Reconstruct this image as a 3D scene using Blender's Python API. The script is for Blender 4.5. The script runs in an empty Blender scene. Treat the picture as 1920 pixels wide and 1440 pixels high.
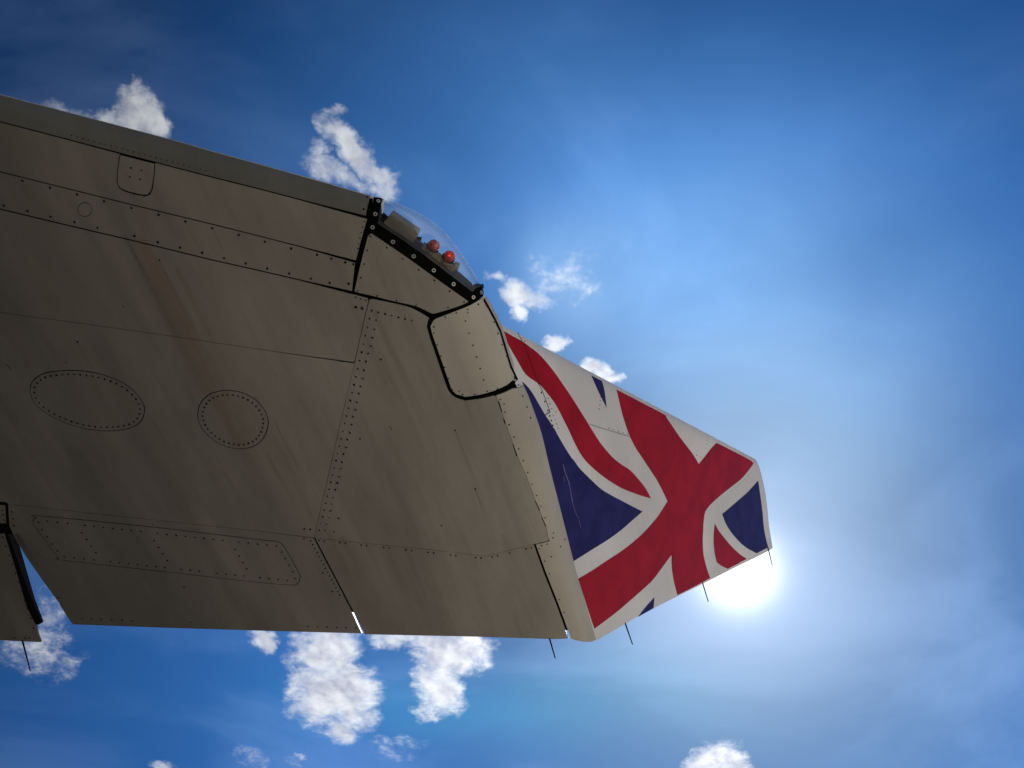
import bpy, bmesh, math, random
from mathutils import Vector, geometry
random.seed(7)
scene = bpy.context.scene
C = scene.collection

# ------------------------------------------------------------------ camera
ELEV = math.radians(65.0)
FPX = 1500.0                                  # focal length in photo pixels (1920 wide)
cam_d = bpy.data.cameras.new("camera"); cam = bpy.data.objects.new("camera", cam_d); C.objects.link(cam)
CAMZ = 1.65
cam.location = (0, 0, CAMZ)
cam.rotation_euler = (math.pi/2 + ELEV, 0, 0)
cam_d.sensor_width = 36.0; cam_d.lens = FPX/1920*36.0
cam_d.clip_start = 0.02; cam_d.clip_end = 9000
scene.camera = cam
ce, se = math.cos(ELEV), math.sin(ELEV)
def ray(x, y):
    a = (x-960)/FPX; b = (y-720)/FPX
    return Vector((a, ce+se*b, se-ce*b))

# ------------------------------------------------------------------ light
SUN = ray(1382, 1066).normalized()
SUN_EL = math.asin(SUN.z); SUN_AZ = math.atan2(SUN.x, SUN.y)
sd = bpy.data.lights.new("sun", 'SUN'); so = bpy.data.objects.new("sun", sd); C.objects.link(so)
sd.energy = 4.6; sd.angle = math.radians(0.5); sd.color = (1.0, 0.95, 0.88)
so.rotation_euler = SUN.to_track_quat('Z', 'Y').to_euler()
so.location = (0, 0, 30)
scene.view_settings.view_transform = 'Standard'; scene.view_settings.look = 'None'
scene.view_settings.exposure = 0.62; scene.view_settings.gamma = 1.0
scene.view_settings.use_curve_mapping = False
scene.cycles.use_denoising = True
scene.cycles.max_bounces = 10; scene.cycles.transparent_max_bounces = 16
scene.render.film_transparent = False

# ------------------------------------------------------------------ world: sky, sun aureole, clouds
world = bpy.data.worlds.new("World"); scene.world = world; world.use_nodes = True
class NB:
    def __init__(s, tree): s.t = tree; s.n = tree.nodes; s.l = tree.links
    def node(s, typ, **kw):
        nd = s.n.new(typ)
        for k, v in kw.items(): setattr(nd, k, v)
        return nd
    def put(s, sock, v):
        if isinstance(v, bpy.types.NodeSocket): s.l.new(v, sock)
        else: sock.default_value = v
    def m(s, op, a, b=0.0, c=None, clamp=False):
        nd = s.node('ShaderNodeMath', operation=op, use_clamp=clamp)
        s.put(nd.inputs[0], a); s.put(nd.inputs[1], b)
        if c is not None: s.put(nd.inputs[2], c)
        return nd.outputs[0]
    def vm(s, op, a, b=None, out=0):
        nd = s.node('ShaderNodeVectorMath', operation=op)
        s.put(nd.inputs[0], a)
        if b is not None: s.put(nd.inputs[1], b)
        return nd.outputs[out]
    def mr(s, v, a, b, c=0.0, d=1.0, smooth=True):
        nd = s.node('ShaderNodeMapRange', interpolation_type='SMOOTHSTEP' if smooth else 'LINEAR')
        for i, q in enumerate((v, a, b, c, d)): s.put(nd.inputs[i], q)
        return nd.outputs[0]
    def noise(s, vec, scale, detail=6, rough=0.5, dist=0.0, col=False):
        nd = s.node('ShaderNodeTexNoise')
        s.put(nd.inputs['Vector'], vec); nd.inputs['Scale'].default_value = scale
        nd.inputs['Detail'].default_value = detail; nd.inputs['Roughness'].default_value = rough
        nd.inputs['Distortion'].default_value = dist
        return nd.outputs['Color'] if col else nd.outputs[0]
    def mix(s, f, a, b, mode='MIX', clamp=False):
        nd = s.node('ShaderNodeMix', data_type='RGBA', blend_type=mode)
        s.put(nd.inputs[0], f)
        for i, q in ((6, a), (7, b)):
            if isinstance(q, tuple) and len(q) == 3: q = (*q, 1)
            s.put(nd.inputs[i], q)
        return nd.outputs[2]
    def mapping(s, vec, loc=(0, 0, 0), rot=(0, 0, 0), sc=(1, 1, 1), kind='POINT'):
        nd = s.node('ShaderNodeMapping', vector_type=kind)
        s.put(nd.inputs[0], vec)
        nd.inputs[1].default_value = loc; nd.inputs[2].default_value = rot; nd.inputs[3].default_value = sc
        return nd.outputs[0]

def build_world():
    t = world.node_tree; t.nodes.clear(); b = NB(t)
    out = b.node('ShaderNodeOutputWorld'); bg = b.node('ShaderNodeBackground')
    bg.inputs['Strength'].default_value = 0.072
    t.links.new(bg.outputs[0], out.inputs[0])
    sky = b.node('ShaderNodeTexSky', sky_type='NISHITA')
    sky.sun_disc = False; sky.sun_elevation = SUN_EL; sky.sun_rotation = SUN_AZ
    sky.altitude = 200; sky.air_density = 1.0; sky.dust_density = 0.4; sky.ozone_density = 2.5
    hs = b.node('ShaderNodeHueSaturation'); hs.inputs['Saturation'].default_value = 1.22
    hs.inputs['Hue'].default_value = 0.503; hs.inputs['Value'].default_value = 1.0
    t.links.new(sky.outputs[0], hs.inputs['Color'])
    tc = b.node('ShaderNodeTexCoord').outputs['Generated']
    d = b.vm('NORMALIZE', tc)
    sep = b.node('ShaderNodeSeparateXYZ'); t.links.new(d, sep.inputs[0])
    z = b.m('MAXIMUM', sep.outputs[2], 0.06)
    comb = b.node('ShaderNodeCombineXYZ')
    b.put(comb.inputs[0], b.m('DIVIDE', sep.outputs[0], z)); b.put(comb.inputs[1], b.m('DIVIDE', sep.outputs[1], z))
    P = comb.outputs[0]                     # point on a flat cloud deck at unit height
    cosg = b.m('MAXIMUM', b.vm('DOT_PRODUCT', d, tuple(SUN), out=1), 0.0)
    ang = b.m('ARCCOSINE', b.m('MINIMUM', cosg, 1.0))          # radians from the sun
    # sky falls off away from the sun; bright aureole around it
    fall = b.m('MINIMUM', b.mr(ang, 0.20, 0.52, 0.38, 0.62, smooth=False), b.mr(ang, 0.45, 0.95, 0.66, 0.24, smooth=False))
    base = b.vm('SCALE', b.vm('MULTIPLY', hs.outputs[0], (.52, 1.13, 1.58))); t.links.new(fall, base.node.inputs['Scale'])
    def g(width, power, col, amp):
        q = b.m('EXPONENT', b.m('MULTIPLY', b.m('POWER', b.m('DIVIDE', ang, width), power), -1.0))
        v = b.vm('SCALE', col); b.put(v.node.inputs['Scale'], b.m('MULTIPLY', q, amp)); return v
    # thin high veil: broad pale patches
    veiln = b.noise(b.mapping(P, loc=(3.1, 1.7, 0.4), rot=(0, 0, 0.7), sc=(1.0, 1.7, 1)), 1.6, 6, 0.52, 0.6)
    veil = b.mr(veiln, 0.42, 0.72)
    aur = b.vm('ADD', g(0.27, 2.0, (0.34, 0.52, 0.62), 1.0), g(0.125, 1.2, (0.88, 0.80, 0.80), 4.6))
    aur = b.vm('ADD', aur, g(0.031, 1.7, (1.0, 1.0, .97), 22.0))
    col = b.vm('ADD', base, aur)
    veilamp = b.m('MULTIPLY', veil, b.mr(ang, 0.85, 0.15, 0.45, 1.0))
    vv = b.vm('SCALE', (0.75, 1.0, 1.5)); b.put(vv.node.inputs['Scale'], veilamp)
    col = b.vm('ADD', col, vv)
    def softpatch(x, y, rx, ry, rot, amt, tint):
        r = ray(x, y); q = b.mapping(b.vm('ADD', P, b.vm('MULTIPLY', b.vm('SUBTRACT', b.noise(P, 2.5, 4, .5, col=True), (.5, .5, .5)), (.25, .25, 0))),
            loc=(r.x/r.z, r.y/r.z, 0), rot=(0, 0, math.radians(rot)), sc=(rx/1500, ry/1500, 1), kind='TEXTURE')
        e = b.m('EXPONENT', b.m('MULTIPLY', b.m('POWER', b.vm('LENGTH', q, out=1), 2.0), -1.0))
        v = b.vm('SCALE', tint); b.put(v.node.inputs['Scale'], b.m('MULTIPLY', e, b.m('MULTIPLY', b.mr(veiln, .3, .7, .7, 1.0), amt))); return v
    col = b.vm('ADD', col, softpatch(1310, 470, 540, 330, 20, 1.0, (.75, 2.1, 4.2)))
    col = b.vm('ADD', col, softpatch(1450, 720, 400, 290, 35, 1.0, (1.6, 2.1, 2.3)))
    col = b.vm('ADD', col, softpatch(960, 1330, 480, 170, 0, 1.0, (.1, 1.1, 1.2)))
    col = b.vm('ADD', col, softpatch(1080, 520, 120, 95, 30, 1.0, (1.3, 1.7, 1.8)))
    # clouds: (photo x, y of the direction, semi-axes in deck units, rotation deg, weight)
    def deck(x, y):
        r = ray(x, y); return (r.x/r.z, r.y/r.z)
    CL = [
     (270, 215, 42, 52, 20, .92), (240, 235, 60, 26, 20, .8), (160, 218, 80, 18, 16, .62), (295, 240, 24, 36, 0, .9), (252, 165, 10, 26, 0, .5),
     (648, 270, 66, 24, 55, .85), (700, 320, 60, 26, 50, .85), (640, 330, 70, 24, 15, .7), (720, 350, 30, 26, 0, .85), (625, 210, 26, 9, 10, .6), (600, 290, 14, 30, 10, .5),
     (965, 545, 30, 26, 30, .95), (1000, 548, 42, 20, 25, .72), (978, 580, 16, 22, 0, .85), (930, 528, 26, 14, 30, .55),
     (1038, 640, 22, 16, 0, .95), (1118, 692, 34, 20, 28, 1.0), (1145, 708, 24, 14, 30, .9), (1100, 700, 22, 18, 0, .9),
     (612, 1225, 62, 58, 0, 1.0), (625, 1300, 80, 70, 20, 1.0), (660, 1320, 52, 52, 0, .9), (640, 1365, 34, 26, 0, .85),
     (845, 1222, 70, 50, 0, 1.0), (825, 1290, 48, 52, -10, .95), (800, 1330, 26, 26, 0, .8), (740, 1196, 60, 22, 0, .85), (880, 1215, 34, 32, 0, .95),
     (60, 1215, 80, 48, 20, .56), (98, 1150, 36, 52, 20, .5), (120, 1240, 30, 26, 0, .5),
     (496, 1206, 24, 24, 0, .85),
     (1350, 1420, 50, 34, 0, 1.0), (1320, 1440, 40, 24, 0, .85), (1385, 1440, 26, 30, 0, .8),
     (305, 1440, 28, 12, 0, .6), (470, 1422, 30, 20, 20, .38), (555, 1425, 16, 10, 0, .45),
     (745, 1400, 50, 26, 0, .30), (1060, 520, 70, 50, 20, .40),
    ]
    w1 = b.noise(P, 18.0, 5, 0.55, 0.0, col=True)
    w2 = b.noise(b.mapping(P, loc=(5, 2, 1)), 60.0, 6, 0.62, 0.0, col=True)
    Pw = b.vm('ADD', P, b.vm('MULTIPLY', b.vm('SUBTRACT', w1, (.5, .5, .5)), (.060, .060, 0)))
    Pw = b.vm('ADD', Pw, b.vm('MULTIPLY', b.vm('SUBTRACT', w2, (.5, .5, .5)), (.008, .008, 0)))
    mask = None
    for (x, y, rx, ry, rot, wgt) in CL:
        cx, cy = deck(x, y); k = math.hypot(*(Vector(deck(x+10, y)) - Vector((cx, cy))))/10
        kx, ky = deck(x, y+10); ky = math.hypot(kx-cx, ky-cy)/10
        q = b.mapping(Pw, loc=(cx, cy, 0), rot=(0, 0, math.radians(rot)), sc=(rx*k*1.35, ry*ky*1.35, 1), kind='TEXTURE')
        ln = b.vm('LENGTH', q, out=1)
        v = b.m('MULTIPLY', b.m('SUBTRACT', 1.0, b.m('MULTIPLY', ln, ln), clamp=True), wgt)
        mask = v if mask is None else b.m('MAXIMUM', mask, v)
    # scattered clouds over the rest of the sky, beyond what the camera frames too
    far = b.vm('LENGTH', b.vm('SUBTRACT', P, (*deck(960, 640), 0)), out=1)
    rest = b.m('MULTIPLY', b.mr(b.noise(b.mapping(P, loc=(9, 4, 0)), 2.4, 4, .5, .3), 0.54, 0.72), b.mr(far, 1.15, 1.5))
    mask = b.m('MAXIMUM', mask, rest)
    n_big = b.noise(P, 28.0, 9, 0.58, 0.25)
    n_fine = b.noise(b.mapping(P, loc=(1, 7, 3), rot=(0, 0, .9), sc=(1, 1.7, 1)), 75.0, 10, 0.62, 0.35)
    dens = b.m('ADD', mask, b.m('MULTIPLY', b.m('SUBTRACT', n_big, 0.5), 1.65))
    dens = b.m('ADD', dens, b.m('MULTIPLY', b.m('SUBTRACT', n_fine, 0.5), 0.62))
    sdens = b.m('ADD', mask, b.m('MULTIPLY', b.m('SUBTRACT', b.noise(P, 22.0, 3, .5), 0.5), 1.2))
    gate = b.mr(mask, 0.0, 0.22)
    alpha = b.m('MULTIPLY', b.mr(dens, 0.05, 1.15), gate)
    alpha = b.m('MAXIMUM', b.m('POWER', alpha, 1.25), b.m('MULTIPLY', b.mr(sdens, .40, .95), .97))
    thick = b.mr(sdens, 0.30, 0.95)
    lum = b.m('MULTIPLY', b.mr(ang, 0.95, 0.25, 0.45, 1.12, smooth=False), 1.0)
    sdk = Vector((SUN.x/SUN.z, SUN.y/SUN.z, 0))
    tos = b.vm('NORMALIZE', b.vm('SUBTRACT', tuple(sdk), P))
    n0 = b.noise(P, 34.0, 5, .5, .2); n1 = b.noise(b.vm('ADD', P, b.vm('MULTIPLY', tos, (.008, .008, 0))), 34.0, 5, .5, .2)
    relief = b.mr(b.m('SUBTRACT', n0, n1), -.12, .12)                 # lumps lit from the sun's side
    n_sh = b.noise(b.mapping(P, loc=(2, 2, 8)), 20.0, 5, 0.5, 0.2)
    shade = b.m('MULTIPLY', b.m('MULTIPLY', thick, b.mr(n_sh, 0.34, 0.66, .10, .80)), b.m('SUBTRACT', 1.05, b.m('MULTIPLY', relief, .30)), clamp=True)
    ccol = b.mix(shade, (10.2, 10.5, 10.8), (4.0, 4.2, 5.4))
    cs = b.vm('SCALE', ccol); b.put(cs.node.inputs['Scale'], lum)
    final = b.mix(b.m('MULTIPLY', alpha, 0.96), col, cs)
    t.links.new(final, bg.inputs['Color'])
build_world()
try: world.cycles.sampling_method = 'MANUAL'; world.cycles.sample_map_resolution = 1024
except Exception: pass

# ------------------------------------------------------------------ materials
def mat(name, col, rough=0.5, metal=0.0, spec=0.5, bump=0.0, vary=0.0, scale=30.0, coat=0.0):
    m = bpy.data.materials.new(name); m.use_nodes = True
    b = NB(m.node_tree); p = m.node_tree.nodes['Principled BSDF']
    p.inputs['Roughness'].default_value = rough; p.inputs['Metallic'].default_value = metal
    p.inputs['Specular IOR Level'].default_value = spec; p.inputs['Coat Weight'].default_value = coat
    oc = b.node('ShaderNodeTexCoord').outputs['Object']
    n = b.noise(oc, scale, 5, .6)
    lo = tuple(c*(1-vary) for c in col); hi = tuple(min(1, c*(1+vary)) for c in col)
    b.put(p.inputs['Base Color'], b.mix(b.mr(n, .3, .7), lo, hi))
    if bump:
        bp = b.node('ShaderNodeBump'); bp.inputs['Strength'].default_value = bump; bp.inputs['Distance'].default_value = .002
        b.put(bp.inputs['Height'], n); b.put(p.inputs['Normal'], bp.outputs[0])
    return m
AFT = Vector((0.303, 0.953, 0)).normalized()
BASE = Vector((-0.6, 1.9, 5.35))              # wing empty
H = 5.35 - CAMZ                               # wing plane above the lens
def xyof(x, y, z=None):
    r = ray(x, y); z = H if z is None else z
    return Vector((r.x/r.z*z, r.y/r.z*z))
def paint_material(name, col, streak_list, dirt=1.0, rough=0.42, inboard_shade=0.0):
    m = bpy.data.materials.new(name); m.use_nodes = True
    b = NB(m.node_tree); p = m.node_tree.nodes['Principled BSDF']
    oc = b.node('ShaderNodeTexCoord').outputs['Object']
    # u across the airflow, v along the airflow
    th = math.atan2(AFT.x, AFT.y)
    uv = b.mapping(oc, rot=(0, 0, th))
    sp = b.node('ShaderNodeSeparateXYZ'); b.put(sp.inputs[0], uv)
    big = b.noise(uv, 1.3, 5, .55); mid = b.noise(b.mapping(uv, sc=(1, .35, 1)), 7.0, 6, .6)
    st = b.noise(b.mapping(uv, sc=(9, .55, 1)), 1.5, 6, .62)
    fine = b.noise(uv, 70, 4, .7)
    c = b.mix(b.mr(big, .3, .7), tuple(k*.88 for k in col), tuple(min(1, k*1.08) for k in col))
    c = b.mix(b.m('MULTIPLY', b.mr(mid, .45, .75), .35*dirt), c, (col[0]*.80, col[1]*.74, col[2]*.68))
    c = b.mix(b.m('MULTIPLY', b.mr(st, .46, .74), .30*dirt), c, (col[0]*.55, col[1]*.50, col[2]*.44))
    c = b.mix(b.m('MULTIPLY', b.mr(fine, .62, .80), .20*dirt), c, (col[0]*.55, col[1]*.53, col[2]*.5))
    br2 = b.noise(b.mapping(uv, sc=(4.5, .30, 1), loc=(3, 1, 0)), 1.1, 4, .55, .2)
    c = b.mix(b.m('MULTIPLY', b.mr(br2, .50, .70), .30*dirt), c, (col[0]*.56, col[1]*.49, col[2]*.42))
    if inboard_shade:      # shade painted into the colour, deepening inboard, broken up by noise
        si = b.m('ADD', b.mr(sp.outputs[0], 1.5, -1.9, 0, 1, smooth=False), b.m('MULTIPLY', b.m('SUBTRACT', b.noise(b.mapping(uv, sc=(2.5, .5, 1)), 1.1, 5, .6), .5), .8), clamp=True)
        c = b.mix(b.m('MULTIPLY', si, inboard_shade), c, (.075, .070, .060))
    wob = b.m('MULTIPLY', b.m('SUBTRACT', b.noise(uv, 2.2, 3, .5), .5), .10)
    brk = b.mr(b.noise(b.mapping(uv, sc=(6, 1, 1)), 4, 5, .6), .25, .65)
    for (px, py, width, length, amt, sc) in streak_list:
        w = xyof(px, py); rel = Vector((w.x-BASE.x, w.y-BASE.y))
        u0 = rel.x*math.cos(th)-rel.y*math.sin(th); v0 = rel.x*math.sin(th)+rel.y*math.cos(th)
        dv = b.m('DIVIDE', b.m('SUBTRACT', sp.outputs[1], v0), length)
        grow = b.m('MULTIPLY_ADD', b.m('MAXIMUM', dv, 0.0), .9*width, width*.45)
        du = b.m('DIVIDE', b.m('ABSOLUTE', b.m('SUBTRACT', b.m('SUBTRACT', sp.outputs[0], u0), b.m('MULTIPLY', wob, b.m('MAXIMUM', dv, 0.0)))), grow)
        f = b.m('MULTIPLY', b.mr(du, 1.0, 0.0), b.m('MULTIPLY', b.mr(dv, -.01, .02), b.mr(dv, 1.0, .15)))
        c = b.mix(b.m('MULTIPLY', b.m('MULTIPLY', f, brk), amt), c, sc)
    oi = b.node('ShaderNodeObjectInfo').outputs['Random']
    c = b.mix(1.0, c, b.mix(oi, (.94, .94, .93), (1, 1, 1)), 'MULTIPLY')
    b.put(p.inputs['Base Color'], c)
    b.put(p.inputs['Roughness'], b.mr(mid, .3, .8, rough, rough+.18))
    bp = b.node('ShaderNodeBump'); bp.inputs['Strength'].default_value = .12; bp.inputs['Distance'].default_value = .004
    b.put(bp.inputs['Height'], b.m('ADD', mid, b.m('MULTIPLY', b.noise(uv, 2.6, 2, .4), 6.0))); b.put(p.inputs['Normal'], bp.outputs[0])
    return m
rust = (.22, .15, .11); soot = (.13, .115, .095); brown = (.19, .13, .10)
STREAKS = [
 (232, 438, .030, 1.25, .85, soot), (262, 445, .085, 1.1, .75, rust), (290, 505, .12, 1.4, .6, rust), (330, 500, .05, .9, .45, brown),
 (300, 492, .012, .45, .7, soot), (145, 641, .014, .22, .8, soot), (300, 575, .055, .9, .5, brown),
 (395, 730, .05, .75, .45, brown), (420, 735, .10, .5, .5, rust), (478, 742, .035, .9, .4, soot),
 (262, 745, .02, .7, .45, soot), (515, 790, .02, .55, .6, soot), (500, 850, .025, .45, .5, soot), (400, 850, .02, .5, .4, soot),
 (60, 780, .03, .9, .3, soot), (240, 800, .02, .5, .35, soot), (714, 674, .012, .4, .4, brown), (700, 580, .03, .5, .3, brown),
 (853, 807, .014, .5, .5, brown), (891, 917, .014, .3, .5, brown), (640, 1005, .12, .5, .5, brown), (720, 1020, .10, .5, .4, brown),
 (760, 1025, .05, .4, .35, soot), (940, 1000, .05, .25, .4, brown), (350, 420, .012, .18, .6, soot), (398, 428, .012, .16, .6, soot),
 (560, 740, .05, .6, .25, brown), (870, 745, .02, .3, .35, soot), (548, 900, .03, .4, .4, soot), (520, 1020, .02, .4, .4, soot),
 (100, 990, .05, .5, .2, soot), (30, 1000, .10, .30, .9, (.03, .03, .03)), (800, 590, .02, .4, .3, soot)]  # near-black entry is recess shade beside the aileron, painted in; the others are stains
M = {}
M['under'] = paint_material('weathered_underside_paint', (.485, .455, .40), STREAKS, inboard_shade=.88)
M['fair'] = paint_material('fairing_paint', (.52, .485, .43), STREAKS[:0], dirt=.7)
M['slat'] = paint_material('slat_grey_paint', (.165, .165, .145), [], dirt=.6, rough=.60, inboard_shade=.3)
M['ltwhite'] = paint_material('winglet_white_paint', (.82, .80, .775), [], dirt=.22, rough=.42)
M['white'] = mat('white_gloss_paint', (.78, .78, .77), .35)
M['seal'] = mat('black_sealant', (.004, .004, .004), .8, spec=.04, bump=.3, scale=90)
M['dark'] = mat('dark_cavity', (.008, .008, .010), 1.0, spec=0.0)
M['red'] = mat('red_livery_paint', (.40, .008, .016), .50, vary=.14, scale=5, spec=.12)
M['blue'] = mat('navy_livery_paint', (.026, .020, .125), .50, vary=.22, scale=7, spec=.12)
M['rivet'] = mat('dirty_rivet', (.010, .009, .008), .8, spec=.2)
M['ring'] = mat('worn_fastener_metal', (.30, .29, .27), .4, metal=.4)
M['alu'] = mat('grey_housing', (.20, .19, .155), .45, vary=.1)
M['alud'] = mat('grey_bulkhead', (.035, .035, .035), .6, vary=.6, scale=18)
M['beige'] = mat('beige_lamp_base', (.24, .20, .13), .55, vary=.3, scale=40)
M['steel'] = mat('screw_steel', (.75, .75, .74), .3, metal=.6)
def red_lens(name, c, see):
    m = bpy.data.materials.new(name); m.use_nodes = True; t = m.node_tree; b = NB(t)
    p = t.nodes['Principled BSDF']; out = t.nodes['Material Output']
    p.inputs['Base Color'].default_value = (c, .008, .012, 1); p.inputs['Roughness'].default_value = .10
    p.inputs['Coat Weight'].default_value = 1.0
    tr = b.node('ShaderNodeBsdfTransparent'); tr.inputs[0].default_value = (.85, .03, .03, 1)
    mx = b.node('ShaderNodeMixShader'); mx.inputs[0].default_value = see
    t.links.new(p.outputs[0], mx.inputs[1]); t.links.new(tr.outputs[0], mx.inputs[2]); t.links.new(mx.outputs[0], out.inputs[0])
    return m
M['lamp'] = red_lens('red_lamp_glass', .50, .22); M['lamp_lit'] = red_lens('red_lamp_glass_thin', .70, .40)
M['bulb'] = bpy.data.materials.new('glowing_bulb'); M['bulb'].use_nodes = True
_p = M['bulb'].node_tree.nodes['Principled BSDF']; _p.inputs['Emission Color'].default_value = (1, .42, .30, 1); _p.inputs['Emission Strength'].default_value = 3.0
def glass():
    m = bpy.data.materials.new('clear_lens'); m.use_nodes = True; t = m.node_tree; t.nodes.clear(); b = NB(t)
    out = b.node('ShaderNodeOutputMaterial'); tr = b.node('ShaderNodeBsdfTransparent'); gl = b.node('ShaderNodeBsdfGlossy')
    tr.inputs[0].default_value = (.90, .93, .94, 1); gl.inputs['Roughness'].default_value = .06
    gl.inputs[0].default_value = (.9, .93, .88, 1)
    lw = b.node('ShaderNodeLayerWeight'); lw.inputs[0].default_value = .35
    b.put(tr.inputs[0], b.mix(b.m('POWER', lw.outputs['Facing'], 3.0), (.96, .97, .97), (.42, .46, .38)))   # long path through the rim
    f = b.m('MULTIPLY_ADD', b.m('POWER', lw.outputs['Facing'], 2.0), .85, .025)
    mx = b.node('ShaderNodeMixShader'); b.put(mx.inputs[0], f)
    t.links.new(tr.outputs[0], mx.inputs[1]); t.links.new(gl.outputs[0], mx.inputs[2]); mk = b.node('ShaderNodeBsdfTranslucent'); mk.inputs[0].default_value = (.9, .92, .94, 1)      # slight milkiness of aged plastic
    m2 = b.node('ShaderNodeMixShader'); m2.inputs[0].default_value = .035
    t.links.new(mx.outputs[0], m2.inputs[1]); t.links.new(mk.outputs[0], m2.inputs[2]); t.links.new(m2.outputs[0], out.inputs[0])
    return m
M['glass'] = glass()
def unseen_ground(dark=False):
    m = bpy.data.materials.new('bounce_ground'); m.use_nodes = True; b = NB(m.node_tree); p = m.node_tree.nodes['Principled BSDF']
    oc = b.node('ShaderNodeTexCoord').outputs['Object']
    n = b.noise(oc, .35, 8, .6); f = b.noise(oc, 18, 6, .7)
    br = b.node('ShaderNodeTexBrick'); br.offset = 0; b.put(br.inputs['Vector'], oc)
    br.inputs['Scale'].default_value = 1; br.inputs['Brick Width'].default_value = 7.5; br.inputs['Row Height'].default_value = 7.5
    br.inputs['Mortar Size'].default_value = .02; br.inputs['Color1'].default_value = (1, 1, 1, 1); br.inputs['Color2'].default_value = (.9, .9, .9, 1)
    br.inputs['Mortar'].default_value = (.25, .25, .25, 1)
    lo, hi, dk = ((.032, .029, .025), (.048, .043, .037), (.022, .021, .02)) if dark else ((.33, .29, .235), (.42, .375, .31), (.25, .22, .185))
    c = b.mix(b.mr(n, .3, .7), lo, hi)
    c = b.mix(b.m('MULTIPLY', b.mr(f, .4, .7), .3), c, dk)
    if dark: b.put(p.inputs['Base Color'], c); p.inputs['Roughness'].default_value = .9; return m
    c = b.mix(1.0, c, br.outputs[0], 'MULTIPLY')
    b.put(p.inputs['Base Color'], c); p.inputs['Roughness'].default_value = .9
    return m

# ------------------------------------------------------------------ helpers
def link(name, me, parent, m=None, world_co=True):
    o = bpy.data.objects.new(name, me); C.objects.link(o)
    if parent is not None: o.parent = parent
    for k in (m if isinstance(m, (list, tuple)) else [m] if m else []): me.materials.append(k)
    return o
WORLD_SHIFT = Vector((0, 0, CAMZ)) - BASE     # camera-relative coordinates -> wing-local

def area2(p): return sum(p[i][0]*p[(i+1) % len(p)][1]-p[(i+1) % len(p)][0]*p[i][1] for i in range(len(p)))
def inset(p, g):
    """shrink polygon by g (negative grows)"""
    p = [Vector(q) for q in p]
    p = [q for i, q in enumerate(p) if (q-p[i-1]).length > 1e-5]
    if area2(p) < 0: p.reverse()
    if abs(g) < 1e-9: return p
    out = []; n = len(p)
    for i in range(n):
        a = (p[i]-p[i-1]).normalized(); c = (p[(i+1) % n]-p[i]).normalized()
        na = Vector((-a.y, a.x)); nc = Vector((-c.y, c.x)); bi = na+nc
        if bi.length < 1e-4: bi = na
        bi.normalize(); k = g/max(.35, bi.dot(na)); out.append(p[i]+bi*k)
    return out
def smooth(pts, closed=True, sub=4, corner=32):
    P = [Vector(q) for q in pts]; n = len(P); out = []
    def ang(i):
        a = P[i]-P[i-1]; c = P[(i+1) % n]-P[i]
        return math.degrees(a.angle(c, 0)) if a.length > 1e-9 and c.length > 1e-9 else 0
    sharp = [ang(i) > corner or (not closed and i in (0, n-1)) for i in range(n)]
    for i in range(n if closed else n-1):
        p1, p2 = P[i], P[(i+1) % n]
        p0 = p1 if sharp[i] else P[i-1]; p3 = p2 if sharp[(i+1) % n] else P[(i+2) % n]
        s = 1 if sharp[i] and sharp[(i+1) % n] else sub
        for k in range(s):
            t = k/s
            out.append(.5*((2*p1)+(p2-p0)*t+(2*p0-5*p1+4*p2-p3)*t*t+(3*p1-p0-3*p2+p3)*t**3))
    if not closed: out.append(P[-1])
    return [(q.x, q.y) for q in out]
def cr(lst, ox, oy, s): return [(ox+a/s, oy+c/s) for a, c in lst]

class Surf:
    """surface = origin + u*U + v*V + w(u,v)*N ; coordinates relative to the lens"""
    def __init__(s, O, U, V, N, w): s.O, s.U, s.V, s.N, s.w = Vector(O), Vector(U), Vector(V), Vector(N), w
    def at(s, u, v, off=0.0): return s.O+s.U*u+s.V*v+s.N*(s.w(u, v)+off)
    def px(s, x, y, fix=None):
        r = ray(x, y)
        def uv(h):
            q = r*((s.O.dot(s.N)+h)/r.dot(s.N))-s.O; return q.dot(s.U), q.dot(s.V)
        if fix is not None: return Vector(uv(fix))
        lo, hi = 0.0, .13
        for k in range(18):
            h = (lo+hi)/2; u, v = uv(h)
            if s.w(u, v) > h: lo = h
            else: hi = h
        return Vector((u, v))
    def normal(s, u, v):
        e = .004; a = s.at(u+e, v)-s.at(u-e, v); c = s.at(u, v+e)-s.at(u, v-e)
        n = a.cross(c).normalized()
        return n if n.dot(s.N) > 0 else -n

EDGE_W, EDGE_R = .11, .25
# outer outline of the wing in plan (leading edge, lens arc, tip), traced at the height of the rolled edge
LE_PX = [(0, 178), (320, 262), (400, 285), (520, 318), (620, 346), (700, 369)]
ARC_PX = smooth([(700, 369), (716, 372), (750, 383), (790, 402), (830, 431), (860, 468), (885, 505), (905, 541)], False, 3)
TIP_PX = smooth([(905, 541), (925, 577), (944, 615), (958, 662), (973, 706), (990, 742), (1004, 780), (1016, 815), (1031, 878), (1052, 960), (1075, 1051), (1084, 1085), (1100, 1140), (1118, 1200)], False, 2)
e0 = [xyof(x, y, H+EDGE_W) for x, y in LE_PX]
lext = e0[0]+(e0[0]-e0[-1]).normalized()*14.0
OUT = [lext]+e0+[xyof(x, y, H+EDGE_W) for x, y in ARC_PX[1:]]+[xyof(x, y, H+EDGE_W) for x, y in TIP_PX[1:]]
def dist_outline(u, v):
    best = 9e9
    for i in range(len(OUT)-1):
        a = OUT[i]; c = OUT[i+1]; dx, dy = c.x-a.x, c.y-a.y
        t = ((u-a.x)*dx+(v-a.y)*dy)/(dx*dx+dy*dy); t = 0 if t < 0 else 1 if t > 1 else t
        ex, ey = u-a.x-t*dx, v-a.y-t*dy; q = ex*ex+ey*ey
        if q < best: best = q
    return math.sqrt(best)
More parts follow.
